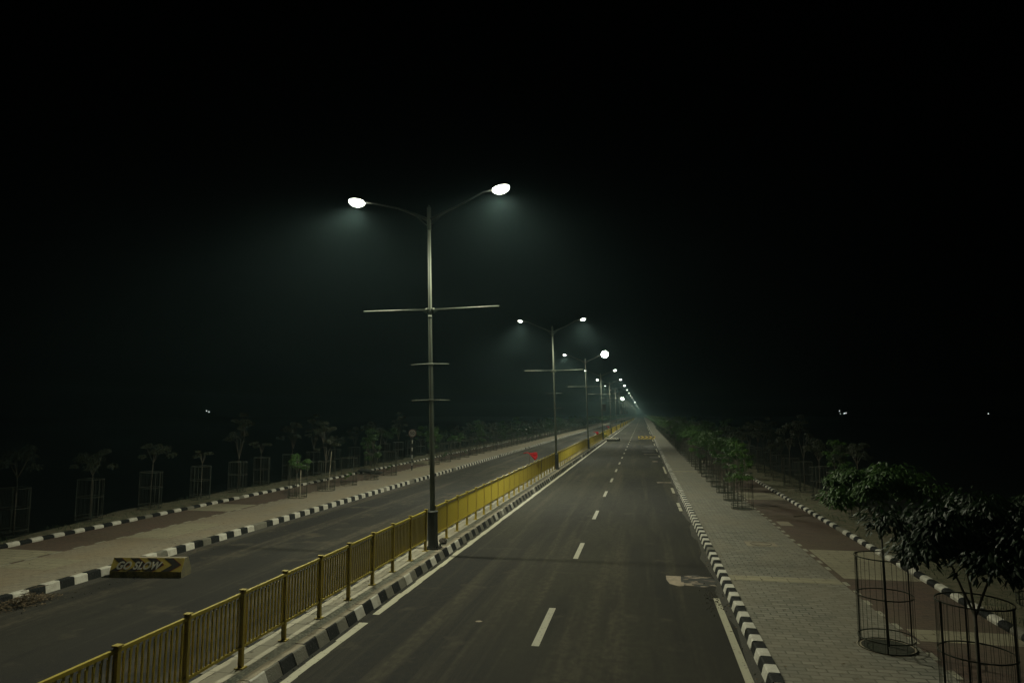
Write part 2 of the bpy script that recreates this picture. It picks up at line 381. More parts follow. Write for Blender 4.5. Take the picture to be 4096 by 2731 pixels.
# ------------------------------------------------------------------ street lamps
ies = bpy.data.texts.new("street_light_distribution")
va = [0, 15, 30, 40, 45, 50, 54, 58, 62, 66, 72, 78, 84, 90, 180]
along = [1000, 1040, 1200, 1500, 1750, 2050, 2300, 2450, 2350, 1700, 800, 220, 50, 12, 0]
outer = [1000, 1030, 1150, 1150, 1050, 760, 380, 140, 60, 34, 20, 14, 8, 4, 0]
inner = [1000, 980, 850, 560, 420, 300, 190, 110, 70, 40, 20, 12, 7, 4, 0]
mo = [(a+c)/2 for a, c in zip(along, outer)]; mi_ = [(a*.8+c)/2 for a, c in zip(along, inner)]
ha = [0, 45, 90, 135, 180, 225, 270, 315, 360]
cols = [outer, mo, along, mi_, inner, mi_, along, mo, outer]
ies.write("IESNA:LM-63-1995\n[TEST] lamp\nTILT=NONE\n1 -1 1 %d %d 1 2 0 0 0\n1 1 100\n" % (len(va), len(ha)))
ies.write(' '.join(map(str, va)) + "\n" + ' '.join(map(str, ha)) + "\n")
for c_ in cols: ies.write(' '.join('%.1f' % v for v in c_) + "\n")
def lamp_data(power, use_ies=True):
    l = bpy.data.lights.new("street_light", 'POINT'); l.energy = power; l.color = LAMP_COL; l.shadow_soft_size = .09
    if use_ies:
        l.use_nodes = True; nt = l.node_tree; em = nt.nodes['Emission']
        t = nt.nodes.new('ShaderNodeTexIES'); t.mode = 'INTERNAL'; t.ies = ies; t.inputs['Strength'].default_value = 1
        mu = nt.nodes.new('ShaderNodeMath'); mu.operation = 'MULTIPLY'; mu.inputs[1].default_value = 1.0
        nt.links.new(t.outputs[0], mu.inputs[0]); nt.links.new(mu.outputs[0], em.inputs['Strength'])
    return l
LD = lamp_data(LAMP_W)
def glare_data():
    l = bpy.data.lights.new("flood_light", 'SPOT'); l.energy = 150; l.color = (1, 1, .86); l.spot_size = R(150); l.spot_blend = 1; l.shadow_soft_size = .2
    return l
FD = glare_data()
LEAN = .026
def axis(z): return -LEAN*z      # pole leans a little to the left
# shared part meshes, pole axis at x=0 at the foot; z from the median's top
def half_bowl(rx, ry, rz, nu=16, nv=6):
    s = MB(); rowsl = []
    for j in range(nv+1):
        t = math.pi/2*j/nv
        rowsl.append([(rx*math.cos(t)*math.cos(2*math.pi*i/nu), ry*math.cos(t)*math.sin(2*math.pi*i/nu), -rz*math.sin(t)) for i in range(nu)])
    for r0 in rowsl: s.v += r0
    for j in range(nv):
        for i in range(nu):
            s.f.append((j*nu+i, (j+1)*nu+i, (j+1)*nu+(i+1) % nu, j*nu+(i+1) % nu)); s.m.append(0)
    return s
POLE = MB(); POLE.tube([(axis(z), 0, z) for z in (.6, 2.5, 4.5, 7.0, 9.35)], [.079, .074, .068, .058, .049], 8)
POLE.tube([(axis(9.28), 0, 9.28), (axis(9.98), 0, 9.98)], .062, 14); POLE.tube([(axis(9.98), 0, 9.98), (axis(10.05), 0, 10.05)], [.055, .02], 14)
POLE.tube([(axis(6.62), 0, 6.62), (axis(6.70), 0, 6.70)], .066, 8)
SH = MB()
SH.tube([(axis(z), 0, z) for z in (0, .10, .28, .95, 1.0)], [.175, .155, .145, .150, .155], 8)
SH.tube([(axis(1.0), 0, 1.0), (axis(1.03), 0, 1.03), (axis(1.06), 0, 1.06)], [.165, .165, .09], 8)
PL = MB(); PL.box(-.21, .21, -.21, .21, 0, .03)
for a in (-1, 1):
    for c_ in (-1, 1): PL.tube([(a*.16, c_*.16, .03), (a*.16, c_*.16, .09)], .016, 6)
def arm_mesh(s, xe, ze):
    b = MB(); x0 = axis(9.75)
    b.tube([(x0+s*.05, 0, 9.62), (x0+s*.45, 0, 9.80), (x0+s*.95, 0, 10.0), (xe-s*.2, 0, ze-.03), (xe, 0, ze)], [.045, .038, .030, .024, .024], 8)
    b.tube([(x0+s*.05, 0, 9.42), (x0+s*.38, 0, 9.72), (x0+s*.62, 0, 9.85)], .018, 6)
    return b
def bar_mesh(s):
    b = MB(); x0 = axis(6.85); t = .045 if s > 0 else .0
    b.tube([(x0+s*.06, 0, 6.87), (x0+s*2.08, 0, 6.87+t)], .026, 8)
    b.tube([(x0+s*.05, 0, 6.87), (x0+s*.13, 0, 6.87)], .055, 8)
    b.quad((x0+s*.12, .006, 6.84), (x0+s*.26, .006, 6.85), (x0+s*.12, .006, 6.76), (x0+s*.06, .006, 6.74))
    return b
def sbar_mesh(z, y): 
    b = MB(); x0 = axis(z)
    b.tube([(x0-.57, y, z-.01), (x0, y-.0, z+.015), (x0+.57, y, z)], .011, 6); b.ring(x0, 0, z, .079, .010, 12, .02)
    return b
HB = MB()   # lamp head body: shallow cobra shell, runs along +x from its neck
for i, (x, ry, zt) in enumerate(((-.36, .035, .03), (-.24, .06, .045), (.0, .10, .055), (.18, .09, .05), (.27, .03, .02))):
    HB.v += [(x, ry*math.cos(t), zt*math.sin(t) if t <= math.pi else -.02*abs(math.sin(t))) for t in [2*math.pi*k/12 for k in range(12)]]
for i in range(4):
    for k in range(12): HB.f.append((i*12+k, i*12+(k+1) % 12, (i+1)*12+(k+1) % 12, (i+1)*12+k)); HB.m.append(0)
HB.f.append(tuple(range(12))); HB.m.append(0); HB.f.append(tuple(range(48, 60))[::-1]); HB.m.append(0)
LENS = half_bowl(.24, .15, .15)
up_ = half_bowl(.24, .15, -.075); LENS.merge(up_)  # glowing upper half rounds the lens out to a full bloom ellipse
me = {k: v.mesh(k, M[m_], sm) for k, v, m_, sm in (('pole', POLE, 'galvanised', True), ('base_shroud', SH, 'shroud_paint', False), ('base_plate', PL, 'black_metal', False),
      ('lamp_housing', HB, 'lamp_body', True), ('lamp_lens', LENS, 'lens', True), ('bar_r', bar_mesh(1), 'galvanised', True), ('bar_l', bar_mesh(-1), 'galvanised', True),
      ('sbar_a', sbar_mesh(5.25, -.08), 'galvanised', True), ('sbar_b', sbar_mesh(4.2, -.08), 'galvanised', True))}
me['dead'] = LENS.mesh('lamp_lens', M['dead_lens'], True)
me['flood'] = half_bowl(.40, .40, .30, 20, 7).mesh('lamp_lens', M['flood_lens'], True)
def part(name, mesh, parent, loc=(0, 0, 0), rot=(0, 0, 0)):
    o = bpy.data.objects.new(name, mesh); col.objects.link(o); o.parent = parent; o.location = loc; o.rotation_euler = rot; return o
NP = 27
DY = 28.8; YL = 19.2
ROT0 = R(90)
def lamp(k):
    y = YL+DY*k
    offL = k in (6, 7, 8) or (10 < k < 19) or k > 20 ; flL = k == 10; flR = k in (2, 13)
    zz = [(10.66, 10.58), (10.76, 10.76)][min(k, 1)]
    xl, xr = -8.50+5.93, -3.98+5.93        # neck positions relative to the foot
    if k < 14: lab = ('nearest tall double-armed street lamp with crossbars on the yellow-railed median' if k == 0 else
               '%s double-armed street lamp from the camera along the median%s' % (ORD[k], ', its right head glaring round' if k == 2 else ', its left head glaring round' if flL else ''))
    else: lab = 'tiny hazy street lamp at the far end of the median row'
    e = empty('street_lamp', (-5.93, y, .2), 0, lab, 'street lamp', 'double-armed street lamps along the median')
    if k >= 1: e.rotation_euler = (0, 0, random.uniform(-.012, .012))
    part('pole', me['pole'], e)
    if k < 14:
        part('base_shroud', me['base_shroud'], e); 
        if k < 5: part('base_plate', me['base_plate'], e)
        part('crossbar', me['bar_r'], e); part('crossbar', me['bar_l'], e)
        part('small_crossbar', me['sbar_a'], e); part('small_crossbar', me['sbar_b'], e)
    tilt = R(10)
    for s, xe, ze, off, fl in ((-1, xl+.32, zz[1]-.2-.13, offL, flL), (1, xr-.32, zz[0]-.2-.13, k in (10, 12, 15, 17, 19, 20, 22, 24), flR and k == 2)):
        if k == 0 and s == 1: ze += .06
        arm = arm_mesh(s, xe, ze).build('arm', M['galvanised_dull'], e, True)
        if fl:
            h = part('lamp_head', me['lamp_housing'], e, (xe+s*.3, 0, ze+.02), (0, 0, 0 if s > 0 else math.pi))
            part('lamp_lens', me['flood'], h, (0, -.02*s, .0), (R(-82)*s, 0, 0)).scale = [.92 if k == 2 else 1.3]*3
            l = bpy.data.objects.new('light', FD); col.objects.link(l); l.parent = e; l.location = (xe+s*.3, -.5, ze-.05); l.rotation_euler = (R(66), 0, 0)  # turned towards the camera so the haze glows round this head
        else:
            h = part('lamp_head', me['lamp_housing'], e, (xe+s*.3, 0, ze+.05), (0, -s*tilt if s > 0 else s*tilt*-1*-1, 0 if s > 0 else math.pi))
            h.rotation_euler = (0, -tilt, 0 if s > 0 else math.pi)
            q = part('lamp_lens', me['dead'] if off else me['lamp_lens'], h, (.02, 0, -.005))
            q.scale = [((1.12, .72, .75, .62, .95, .6, .8, .8, .8, .5, .4) if s < 0 else (1.12, .78, 1, 1, .9, .85, .65, .6, .5, .5, .4))[min(k, 10)]]*3  # lens size carries the bloom of each lamp
            if k == 13 and s > 0: q.scale = [1.1]*3
            if not off:
                l = bpy.data.objects.new('light', LD); col.objects.link(l); l.parent = e; l.location = (xe+s*.32, 0, ze-.20); l.rotation_euler = (0, 0, ROT0 + (0 if s > 0 else math.pi))
                if k > 16: l.data = LD
    return e
for k in range(NP): lamp(k)
# dark advertising boards between the small crossbars
SP = MB(); SP.box(-.26, .26, -.03, .03, -.5, .5); SPm = None
for k, x0, z0 in ((3, .09, 0), (6, .12, -.42), (7, .4, -.42), (8, .42, -.45)):
    f = MB(); f.box(0, .5, -.025, .025, 4.30, 5.32)
    o = empty('sign_board', (-5.93+x0-.12, YL+DY*k, .2+z0), 0, {3: 'dark upright advertising board hung on the fourth lamp post', 6: 'dark hazy board hung on the seventh lamp post', 7: 'small dark board on the eighth lamp post', 8: 'small dark board on the ninth lamp post'}[k], 'sign board', 'dark boards hung on lamp posts')
    f.build('board', M['board_dark'], o)
    f = MB(); 
    for q in ((-.012, .012, 4.29, 5.33), (.488, .512, 4.29, 5.33)): f.box(q[0], q[1], -.032, .032, q[2], q[3])
    f.build('frame', M['black_metal'], o)

# ------------------------------------------------------------------ median railings: one run from lamp to lamp
XF = -6.03
def post_mb():
    b = MB(); b.box(-.034, -.027, -.027, .027, 0, 1.13); b.box(.027, .034, -.027, .027, 0, 1.13); b.box(-.027, .027, -.006, .006, 0, 1.13)
    b.box(-.045, .045, -.045, .045, 1.13, 1.148); b.box(-.07, .07, -.07, .07, .0, .012)
    return b
PM = post_mb().mesh('post', M['yellow_post'])
def bars_mb(L, n=11):
    b = MB(); h = 1.06
    for i in range(n):
        y = L*(i+.75)/(n+.5)
        b.box(-.012, .012, y-.010, y+.010, .32, h-.04)
        b.poly([(.0125, y-.008, h-.13), (.0125, y+.008, h-.13), (.0125, y+.022, h+.0), (.0125, y-.022, h+.0)])
    return b
def run(k, y0, y1, lab):
    e = empty('railing', (XF, y0, .2), 0, lab, 'railing', 'yellow steel railings along the median')
    L = y1-y0; n = max(1, round(L/1.285)); d = L/n
    bar = bars_mb(d-.08).mesh('bars', M['yellow_rail'])
    t = MB(); t.box(-.020, .020, .04, L-.04, 1.062, 1.108); t.build('top_rail', M['yellow_rail'], e)
    t = MB(); t.box(-.016, .016, .04, L-.04, .280, .318); t.build('bottom_rail', M['yellow_rail'], e)
    if k < 7:
        for i in range(n+1): part('post', PM, e, (random.uniform(-.008, .008), i*d, 0), (random.uniform(-.006, .006), random.uniform(-.010, .010), 0))
        for i in range(n): part('bars', bar, e, (0, i*d+.04, 0), (random.uniform(-.002, .002), random.uniform(-.006, .006), 0))
    else:
        p = MB(); q = MB(); pm = post_mb(); bm = bars_mb(d-.08, 6)
        for i in range(n+1): p.merge(pm, Matrix.Translation((0, i*d, 0)))
        for i in range(n): q.merge(bm, Matrix.Translation((0, i*d+.04, 0)))
        p.build('posts_row', M['yellow_post'], e)['kind'] = 'stuff'; q.build('bars', M['yellow_rail'], e)
run(0, 18.80-1.285*13, 18.80, 'yellow steel railing in the foreground, ending at the nearest lamp post')
for k in range(18):
    a = YL+DY*k+.42; c_ = YL+DY*(k+1)-.42
    if k == 2: c_ -= 0
    lab = ('yellow railing between the nearest and second lamp posts' if k == 0 else 'yellow railing between the %s and %s lamp posts' % (ORD[k], ORD[k+1]) if k < 9 else 'far hazy stretch of yellow railing between distant lamp posts')
    run(k+1, a, c_, lab)

# ------------------------------------------------------------------ tree guards and trees
def guard_parts(seed, wires=26, wr=.0035, t=.010, pw=.010):
    r_ = random.Random(seed); Rr = .44; H = 1.50; out = []
    for i in range(3):
        a = [.3, 2.45, 4.5][i]+r_.uniform(-.1, .1); b = MB(); x, y = Rr*math.cos(a), Rr*math.sin(a)
        b.box(x-pw, x+pw, y-.004, y+.004, 0, H); b.box(x-pw, x-pw+.005, y-.004, y+pw*1.3, 0, H)
        out.append(('post', b))
    for z in (H-.01, H*.57, .17, .012):
        b = MB(); b.ring(0, 0, z, Rr+.004, .004, 28, t, wob=.012 if z > .1 else 0); out.append(('hoop', b))
    b = MB()
    for i in range(wires):
        a = 2*math.pi*i/wires+r_.uniform(-.03, .03); x, y = Rr*.985*math.cos(a), Rr*.985*math.sin(a)
        b.tube([(x, y, .01), (x*1.01, y*1.01, H*.5), (x, y, H)], wr, 4, cap=False)
    out.append(('wires', b))
    return out
def guard(seed, **kw):
    e = empty('tree_guard', (0, 0, -50))
    for nme, b in guard_parts(seed, **kw): b.build(nme, M['guard_metal'], e)
    return e
def far_guard_mesh(seed, wires, t, wr, name='tree_guard'):
    b = MB()
    for nme, q in guard_parts(seed, wires=wires, wr=wr, t=t, pw=.018): b.merge(q)
    return b.mesh(name, M['guard_metal'])

def leaf(b, p, d, L, W, r_, droop=.5):
    """a folded, pointed leaf hanging from p"""
    d = Vector(d).normalized(); d = (d + Vector((0, 0, -droop))).normalized()
    side = d.cross(Vector((r_.uniform(-.4, .4), r_.uniform(-.4, .4), 1))).normalized()
    up = side.cross(d)
    p = Vector(p); m1 = p+d*L*.45+up*L*.03; tip = p+d*L+Vector((0, 0, -L*.12))
    n = len(b.v)
    b.v += [tuple(p), tuple(m1-side*W/2-up*W*.18), tuple(tip), tuple(m1+side*W/2-up*W*.18), tuple(m1)]
    b.f += [(n, n+1, n+4), (n+1, n+2, n+4), (n+2, n+3, n+4), (n+3, n, n+4)]; b.m += [0]*4
def tree_mbs(seed, H=2.8, crown_r=.8, crown_h=.8, nl=900, L=.17, W=.05, fork=None, limbs=5, lean=0, offset=(0, 0), tr=.020, droop=.7, flat=.6, lobes=9):
    r_ = random.Random(seed); t = MB(); c_ = MB()
    fork = fork or H-crown_h*1.15
    fx, fy = offset[0]*.3+lean, offset[1]*.3
    t.tube([(0, 0, 0), (fx*.3+r_.uniform(-.015, .015), fy*.3, fork*.5), (fx, fy, fork)], [tr*1.15, tr, tr*.85], 8)
    cz = H-crown_h*.5; tips = []
    for i in range(lobes):
        a = 2*math.pi*(i+r_.uniform(-.3, .3))/lobes*1.618*2; rr = crown_r*math.sqrt((i+.6)/lobes)*r_.uniform(.75, 1.05)
        z = cz + crown_h*.5*(1-(rr/crown_r)**2)*flat + r_.uniform(-.38, .24)*crown_h
        tips.append(Vector((offset[0]+rr*math.cos(a), offset[1]+rr*math.sin(a), z)))
    mains = []
    for i in range(limbs):
        a = 2*math.pi*i/limbs+r_.uniform(-.4, .4)
        m_ = Vector((fx+crown_r*.33*math.cos(a)+offset[0]*.3, fy+crown_r*.33*math.sin(a)+offset[1]*.3, fork+(H-fork)*r_.uniform(.42, .62)))
        mains.append(m_); t.tube([(fx, fy, fork), (Vector((fx, fy, fork))+m_)/2+Vector((0, 0, -.02)), m_], [tr*.75, tr*.6, tr*.45], 6, cap=False)
    for tp in tips:
        m_ = min(mains, key=lambda q: (q-tp).length)
        t.tube([m_, (m_+tp)/2+Vector((0, 0, .05)), tp], [tr*.4, tr*.3, tr*.15], 4, cap=False)
    sizes = [r_.uniform(.14, .44)*crown_r for _ in tips]
    for i in range(nl):
        j = r_.randrange(len(tips)); tp = tips[j]; s_ = sizes[j]
        # points on a loose shell of each clump, mostly its top
        v = Vector((r_.gauss(0, 1), r_.gauss(0, 1), r_.gauss(.25, .8))).normalized()*s_*r_.uniform(.25, 1.1)
        v.z *= .62
        p = tp+v; out = Vector((v.x, v.y, 0))+Vector((r_.uniform(-.2, .2), r_.uniform(-.2, .2), 0))*s_*2
        if out.length < 1e-4: out = Vector((1, 0, 0))
        leaf(c_, p, out.normalized()*.7+Vector((0, 0, r_.uniform(-.5, .35))), L*r_.uniform(.45, 1.2), W*r_.uniform(.6, 1.25), r_, droop)
    return t, c_
def tree(seed, leafm='leaf_green', **kw):
    e = empty('small_tree', (0, 0, -50)); t, c_ = tree_mbs(seed, **kw)
    t.build('trunk', M['bark'], e, True); c_.build('crown', M[leafm], e)
    return e
def place(src, loc, rz, sc, lab, cat, group):
    c_ = copy_tree(src); c_.location = loc; c_.rotation_euler = (0, 0, rz); c_.scale = (sc, sc, sc) if not hasattr(sc, '__len__') else sc
    tag(c_, lab, cat, group); return c_
GZ = .105
G_near = guard(1, wires=26, wr=.0040); G_mid = guard(2, wires=18, wr=.0045, t=.012, pw=.014)
G_far = bpy.data.objects.new('tree_guard', far_guard_mesh(3, 12, .016, .006)); col.objects.link(G_far); G_far.location = (0, 0, -50)
proto = {}
for k_, lm, kw in ( 
 ('umbrella', 'leaf_grey', dict(seed=21, H=2.75, crown_r=.78, crown_h=.85, nl=1500, L=.125, W=.042, lobes=13, flat=.7)),
 ('umbrella2', 'leaf_grey', dict(seed=121, H=2.85, crown_r=.70, crown_h=.75, nl=1200, L=.125, W=.042, lobes=9, flat=.4, offset=(.15, .1))),
 ('tall', 'leaf_grey', dict(seed=22, H=3.3, crown_r=.60, crown_h=1.5, nl=1400, L=.13, W=.042, fork=1.5, flat=.9, lobes=12)),
 ('tall2', 'leaf_grey', dict(seed=122, H=3.1, crown_r=.70, crown_h=1.1, nl=1200, L=.13, W=.042, fork=1.7, flat=.6, lobes=9, lean=.15)),
 ('round', 'leaf_green', dict(seed=23, H=2.55, crown_r=.80, crown_h=1.1, nl=1900, L=.13, W=.045, lobes=13)),
 ('mop', 'leaf_green', dict(seed=24, H=1.95, crown_r=.5, crown_h=.75, nl=900, L=.19, W=.035, droop=1.1, fork=1.1)),
 ('thin', 'leaf_grey', dict(seed=25, H=2.3, crown_r=.42, crown_h=.7, nl=500, L=.12, W=.04, lobes=6)),
 ('bush', 'leaf_green', dict(seed=26, H=2.55, crown_r=.56, crown_h=2.0, nl=2400, L=.13, W=.045, fork=.6, flat=.8, lobes=24)),
 ('full', 'leaf_green', dict(seed=27, H=2.95, crown_r=.86, crown_h=1.3, nl=2600, L=.14, W=.050, fork=.9, flat=1, lobes=20)),
 ('full2', 'leaf_green', dict(seed=127, H=2.8, crown_r=.82, crown_h=1.0, nl=2000, L=.14, W=.050, fork=1.2, flat=.8, lobes=14, offset=(.1, -.1))),
 ('sapling', 'leaf_green', dict(seed=28, H=.85, crown_r=.28, crown_h=.55, nl=160, L=.12, W=.04, lobes=5, tr=.008, fork=.3, limbs=3)),
 ):
    proto[k_] = tree(leafm=lm, **kw)
far = {k: None for k in ('fa', 'fb', 'fc')}
for k, sd, lm, kw in (('fa', 31, 'leaf_green', dict(H=2.7, crown_r=.85, crown_h=1.8, nl=900, L=.22, W=.07, fork=.8, lobes=14, flat=1)),
                      ('fb', 32, 'leaf_grey', dict(H=2.6, crown_r=.8, crown_h=.9, nl=260, L=.28, W=.09, lobes=9)),
                      ('fc', 33, 'leaf_deep', dict(H=2.2, crown_r=.75, crown_h=1.4, nl=380, L=.28, W=.09, fork=.6, lobes=12, flat=1))):
    proto[k] = tree(sd, lm, **kw)

n_ind = 0
def row(name, cat_group, side_txt, xs, ylist, kinds, gkind=None, hs=(.9, 1.15)):
    """places tree + guard for every y of a row; kinds cycles through prototypes"""
    global n_ind
    r_ = random.Random(hash(name) % 1000 if False else sum(map(ord, name)))
    for i, y in enumerate(ylist):
        x = xs(y) if callable(xs) else xs
        kd = kinds(i, y, r_); n_ind += 1
        if kd is None: pass
        o_lab = ORD[i] if i < len(ORD) else None
        desc = {'umbrella': 'thin tree with flat drooping crown', 'tall': 'tall loose-crowned tree', 'round': 'round leafy tree', 'mop': 'short mop-headed green tree', 'thin': 'thin wispy tree',
                'bush': 'dense bushy tree', 'full': 'full dark green tree', 'sapling': 'tiny sapling'}
        desc.update(umbrella2='lopsided thin-crowned tree', tall2='tall leaning tree', full2='wide dark green tree')
        if kd in desc and o_lab and y < 75:
            lab = '%s, %s from the camera in the %s' % (desc[kd], o_lab, side_txt)
            glab = 'wire tree guard, %s from the camera in the %s' % (o_lab, side_txt)
        else:
            lab = 'hazy roadside tree far along the %s' % side_txt; glab = 'thin wire tree guard far along the %s' % side_txt
        if kd and kd != 'empty':
            s_ = r_.uniform(*hs)
            if kd == 'sapling': s_ = r_.uniform(.8, 1.2)
            place(proto[kd], (x+r_.uniform(-.06, .06), y, GZ), r_.uniform(0, 6.28), (s_, s_, s_*r_.uniform(.94, 1.06)), lab, 'tree', 'small trees in the ' + side_txt)
        gd = G_near if y < 22 else G_mid if y < 48 else G_far
        if y < 200: place(gd, (x, y, GZ-.005), r_.uniform(0, 6.28), (1, 1, 1), glab, 'tree guard', 'wire guards in the ' + side_txt)
FARY = 262
def seq(start, step, end, r0=.12, seed=1):
    r_ = random.Random(seed); out = []; y = start
    while y < end: out.append(y+r_.uniform(-r0, r0)); y += step
    return out
def k_left_verge(i, y, r_):
    if y > 62: return r_.choice(['fb', 'fb', 'fa', 'fc'])
    return ['thin', 'umbrella', 'umbrella', 'umbrella2', 'thin', 'tall', 'thin', 'tall2', 'tall', 'umbrella2', 'tall2', 'umbrella', 'round', 'tall'][i % 14]
def k_left_pav(i, y, r_):
    if y > 70: return r_.choice(['fb', 'fc', 'sapling', 'fc'])
    return ['mop', 'tall', 'sapling', 'bush', 'sapling', 'bush', 'sapling', 'round', 'sapling', 'thin', 'bush', 'sapling', 'thin', 'round'][i % 14]
def k_right_pav(i, y, r_):
    if y > 62: return r_.choice(['full', 'bush', 'fa', 'fc', 'fb']) if y < 120 else r_.choice(['fa', 'fc'])
    return ['bush', 'bush', 'thin', 'bush', 'full', 'full2', 'bush', 'full', 'bush', 'full2', 'full'][i % 11]
def k_right_verge(i, y, r_):
    if y > 60: return r_.choice(['fb', 'fa', 'fb'])
    return ['thin', 'umbrella2', 'bush', 'umbrella', 'tall', 'tall2', 'umbrella', 'tall', 'umbrella2', 'tall2', 'tall'][i % 11]
row('left_verge', '', 'left verge row', lambda y: -20.25 if y < 34 else -20.9, [16.2, 19.35, 22.5, 25.7, 29.0, 32.0] + seq(35.2, 3.13, FARY, seed=2), k_left_verge)
row('left_pavement', '', 'left pavement row', -16.05, [30.3, 33.3, 36.1, 39.3, 42.4] + [51.9, 55.1, 58.2, 61.3] + seq(64.4, 3.1, FARY, seed=3), k_left_pav, hs=(.9, 1.05))
row('right_pavement', '', 'right pavement row', 4.0, [30.2, 33.0, 36.1, 38.9, 41.8, 45.0, 47.8, 50.7] + seq(53.6, 3.0, FARY, seed=4), k_right_pav, hs=(.88, 1.05))
row('right_verge', '', 'right verge row', 8.0, [16.3, 28.1, 31.0, 34.0, 37.4, 40.3, 43.3, 46.2, 49.2] + seq(52.4, 3.05, FARY, seed=5), k_right_verge)
# the two near trees on the right, each modelled on its own
tA = tree(41, 'leaf_green', H=2.95, crown_r=.86, crown_h=.66, nl=6000, L=.115, W=.052, fork=1.95, offset=(-.06, 0), droop=.65, lobes=19, tr=.020, flat=.5)
tag(tA, 'flat-topped leafy tree in the wire guard between the brick pavement and red track', 'tree', 'near trees on the right'); tA.location = (4.0, 12.95, GZ)
tB = tree(42, 'leaf_deep', H=2.76, crown_r=1.02, crown_h=1.02, nl=9500, L=.125, W=.058, fork=1.30, offset=(.02, 0), droop=.75, lobes=30, tr=.024, limbs=3, flat=.5)
tB.name = 'small_tree'; tag(tB, 'dark forked tree with hanging leaves at the lower right corner', 'tree', 'near trees on the right'); tB.location = (4.17, 10.1, GZ)
tC = tree(43, 'leaf_deep', H=2.75, crown_r=1.1, crown_h=1.1, nl=8000, L=.125, W=.058, fork=1.4, droop=.75, lobes=24, tr=.026)
tag(tC, 'dark tree crown cut by the right edge of the photo', 'tree', 'near trees on the right'); tC.location = (5.95, 11.0, GZ)
g1 = guard(51, wires=16, wr=.0034, t=.009); g1.location = (3.98, 12.95, GZ-.003)
tag(g1, 'empty-looking wire tree guard under the flat-topped tree, beside the brick pavement', 'tree guard', 'near wire guards on the right')
g2 = guard(52, wires=34, wr=.0028, t=.009, pw=.012); g2.location = (4.17, 10.1, GZ-.003); g2.rotation_euler = (0, 0, 1.0)
tag(g2, 'wire tree guard round the forked tree at the lower right', 'tree guard', 'near wire guards on the right')
for e in [G_near, G_mid, G_far] + list(proto.values()):     # remove the prototypes
    for ch in list(e.children): bpy.data.objects.remove(ch)
    bpy.data.objects.remove(e)
# trees beyond the individually built ones: one mass
b = MB(); bt = MB()
fm = [tree_mbs(60+i, H=2.7, crown_r=.95, crown_h=1.6, nl=130, L=.5, W=.18, fork=.8, lobes=10, flat=1) for i in range(3)]
r_ = random.Random(5)
for x in (-20.9, -16.05, 4.0, 8.0):
    y = FARY+2
    while y < 700:
        t, c_ = fm[r_.randrange(3)]
        mt = Matrix.Translation((x, y, GZ)) @ Matrix.Rotation(r_.uniform(0, 6), 4, 'Z') @ Matrix.Scale(r_.uniform(.85, 1.1), 4)
        b.merge(c_, mt); y += 3.2 if y < 450 else 4.5
tag(b.build('distant_trees', M['leaf_green']), 'hazy mass of small trees lining the far road', kind='stuff')

# ------------------------------------------------------------------ warning barriers
def letters(txt, font_h, mats, name, parent, shear=.3, ext=.002):
    cu = bpy.data.curves.new(name, 'FONT'); cu.body = txt; cu.size = font_h; cu.shear = shear; cu.extrude = ext; cu.offset = .007 if shear else .008
    cu.space_character = 1.05
    tmp = bpy.data.objects.new(name, cu); col.objects.link(tmp)
    bpy.context.view_layer.update()
    dg = bpy.context.evaluated_depsgraph_get(); m_ = bpy.data.meshes.new_from_object(tmp.evaluated_get(dg))
    bpy.data.objects.remove(tmp)
    m_.materials.clear(); m_.materials.append(mats)
    o = bpy.data.objects.new(name, m_); col.objects.link(o); o.parent = parent; return o
def barrier(loc, rz, L, H, lab, words=None, nchev=3):
    e = empty('barrier', loc, rz, lab, 'barrier')
    hb = H*.33; yb, yt = -.24, -.085
    b = MB(); pr = [(yb, 0), (yb, hb), (yt, H), (-yt, H), (-yb, hb), (-yb, 0)]
    b.v = [(x, py, pz) for x in (0, L) for py, pz in pr]
    b.f = [(0, 1, 2, 3, 4, 5), (11, 10, 9, 8, 7, 6), (0, 6, 7, 1), (1, 7, 8, 2), (2, 8, 9, 3), (3, 9, 10, 4), (4, 10, 11, 5)]; b.m = [3, 3, 1, 0, 2, 0, 1]
    b.build('body', [M['barrier_yellow'], M['barrier_base'], M['kerb_concrete'], M['shroud_end']], e)
    n_ = Vector((0, -(H-hb), (yt-yb))).normalized(); n_ = Vector((0, -(H-hb), yt-yb)).normalized()
    nn = Vector((0, -(H-hb), (yt-yb))); nn = Vector((0, -nn.y*-1, nn.z)).normalized()
    def P(u, v, o=.003):   # u along, v 0..1 up the sloped face
        return Vector((u, yb+(yt-yb)*v, hb+(H-hb)*v)) + nn*o
    cb = MB(); rb = MB(); st = .42*L/1.75; wd = .21*L/1.75; ar = .24*L/1.75
    for i in range(nchev+1):
        u = -.02+st*i*1.0
        for (bb, a0, w_, off) in ((cb, u, wd, .003), (rb, u+wd, .022, .0035)):
            lo0, lo1 = max(0, a0), max(0, a0+w_)
            def cl(x): return min(max(x, 0.004), L-.004)
            bb.poly([P(cl(a0), .02, off), P(cl(a0+w_), .02, off), P(cl(a0+w_+ar), .5, off), P(cl(a0+ar), .5, off)])
            bb.poly([P(cl(a0+ar), .5, off), P(cl(a0+w_+ar), .5, off), P(cl(a0+w_), .98, off), P(cl(a0), .98, off)])
    cb.build('chevrons', M['barrier_black'], e); rb.build('chevron_edging', M['barrier_red'], e)
    if words:
        o = letters(words, .235, M['barrier_white'], 'lettering', e)
        ang = math.atan2(H-hb, yt-yb)
        o.rotation_euler = (ang, 0, 0); p0 = P(.12, .18, .006); o.location = p0; o.scale = (.97, 1.1, 1)
    return e
barrier((-13.02, 15.42, 0), R(9), 1.80, .45, 'yellow concrete barrier with black chevrons reading GO SLOW by the left kerb', 'GO SLOW')
barrier((-.72, 113, 0), R(1), 2.7, .50, 'yellow painted barrier lying across the right lane far ahead')
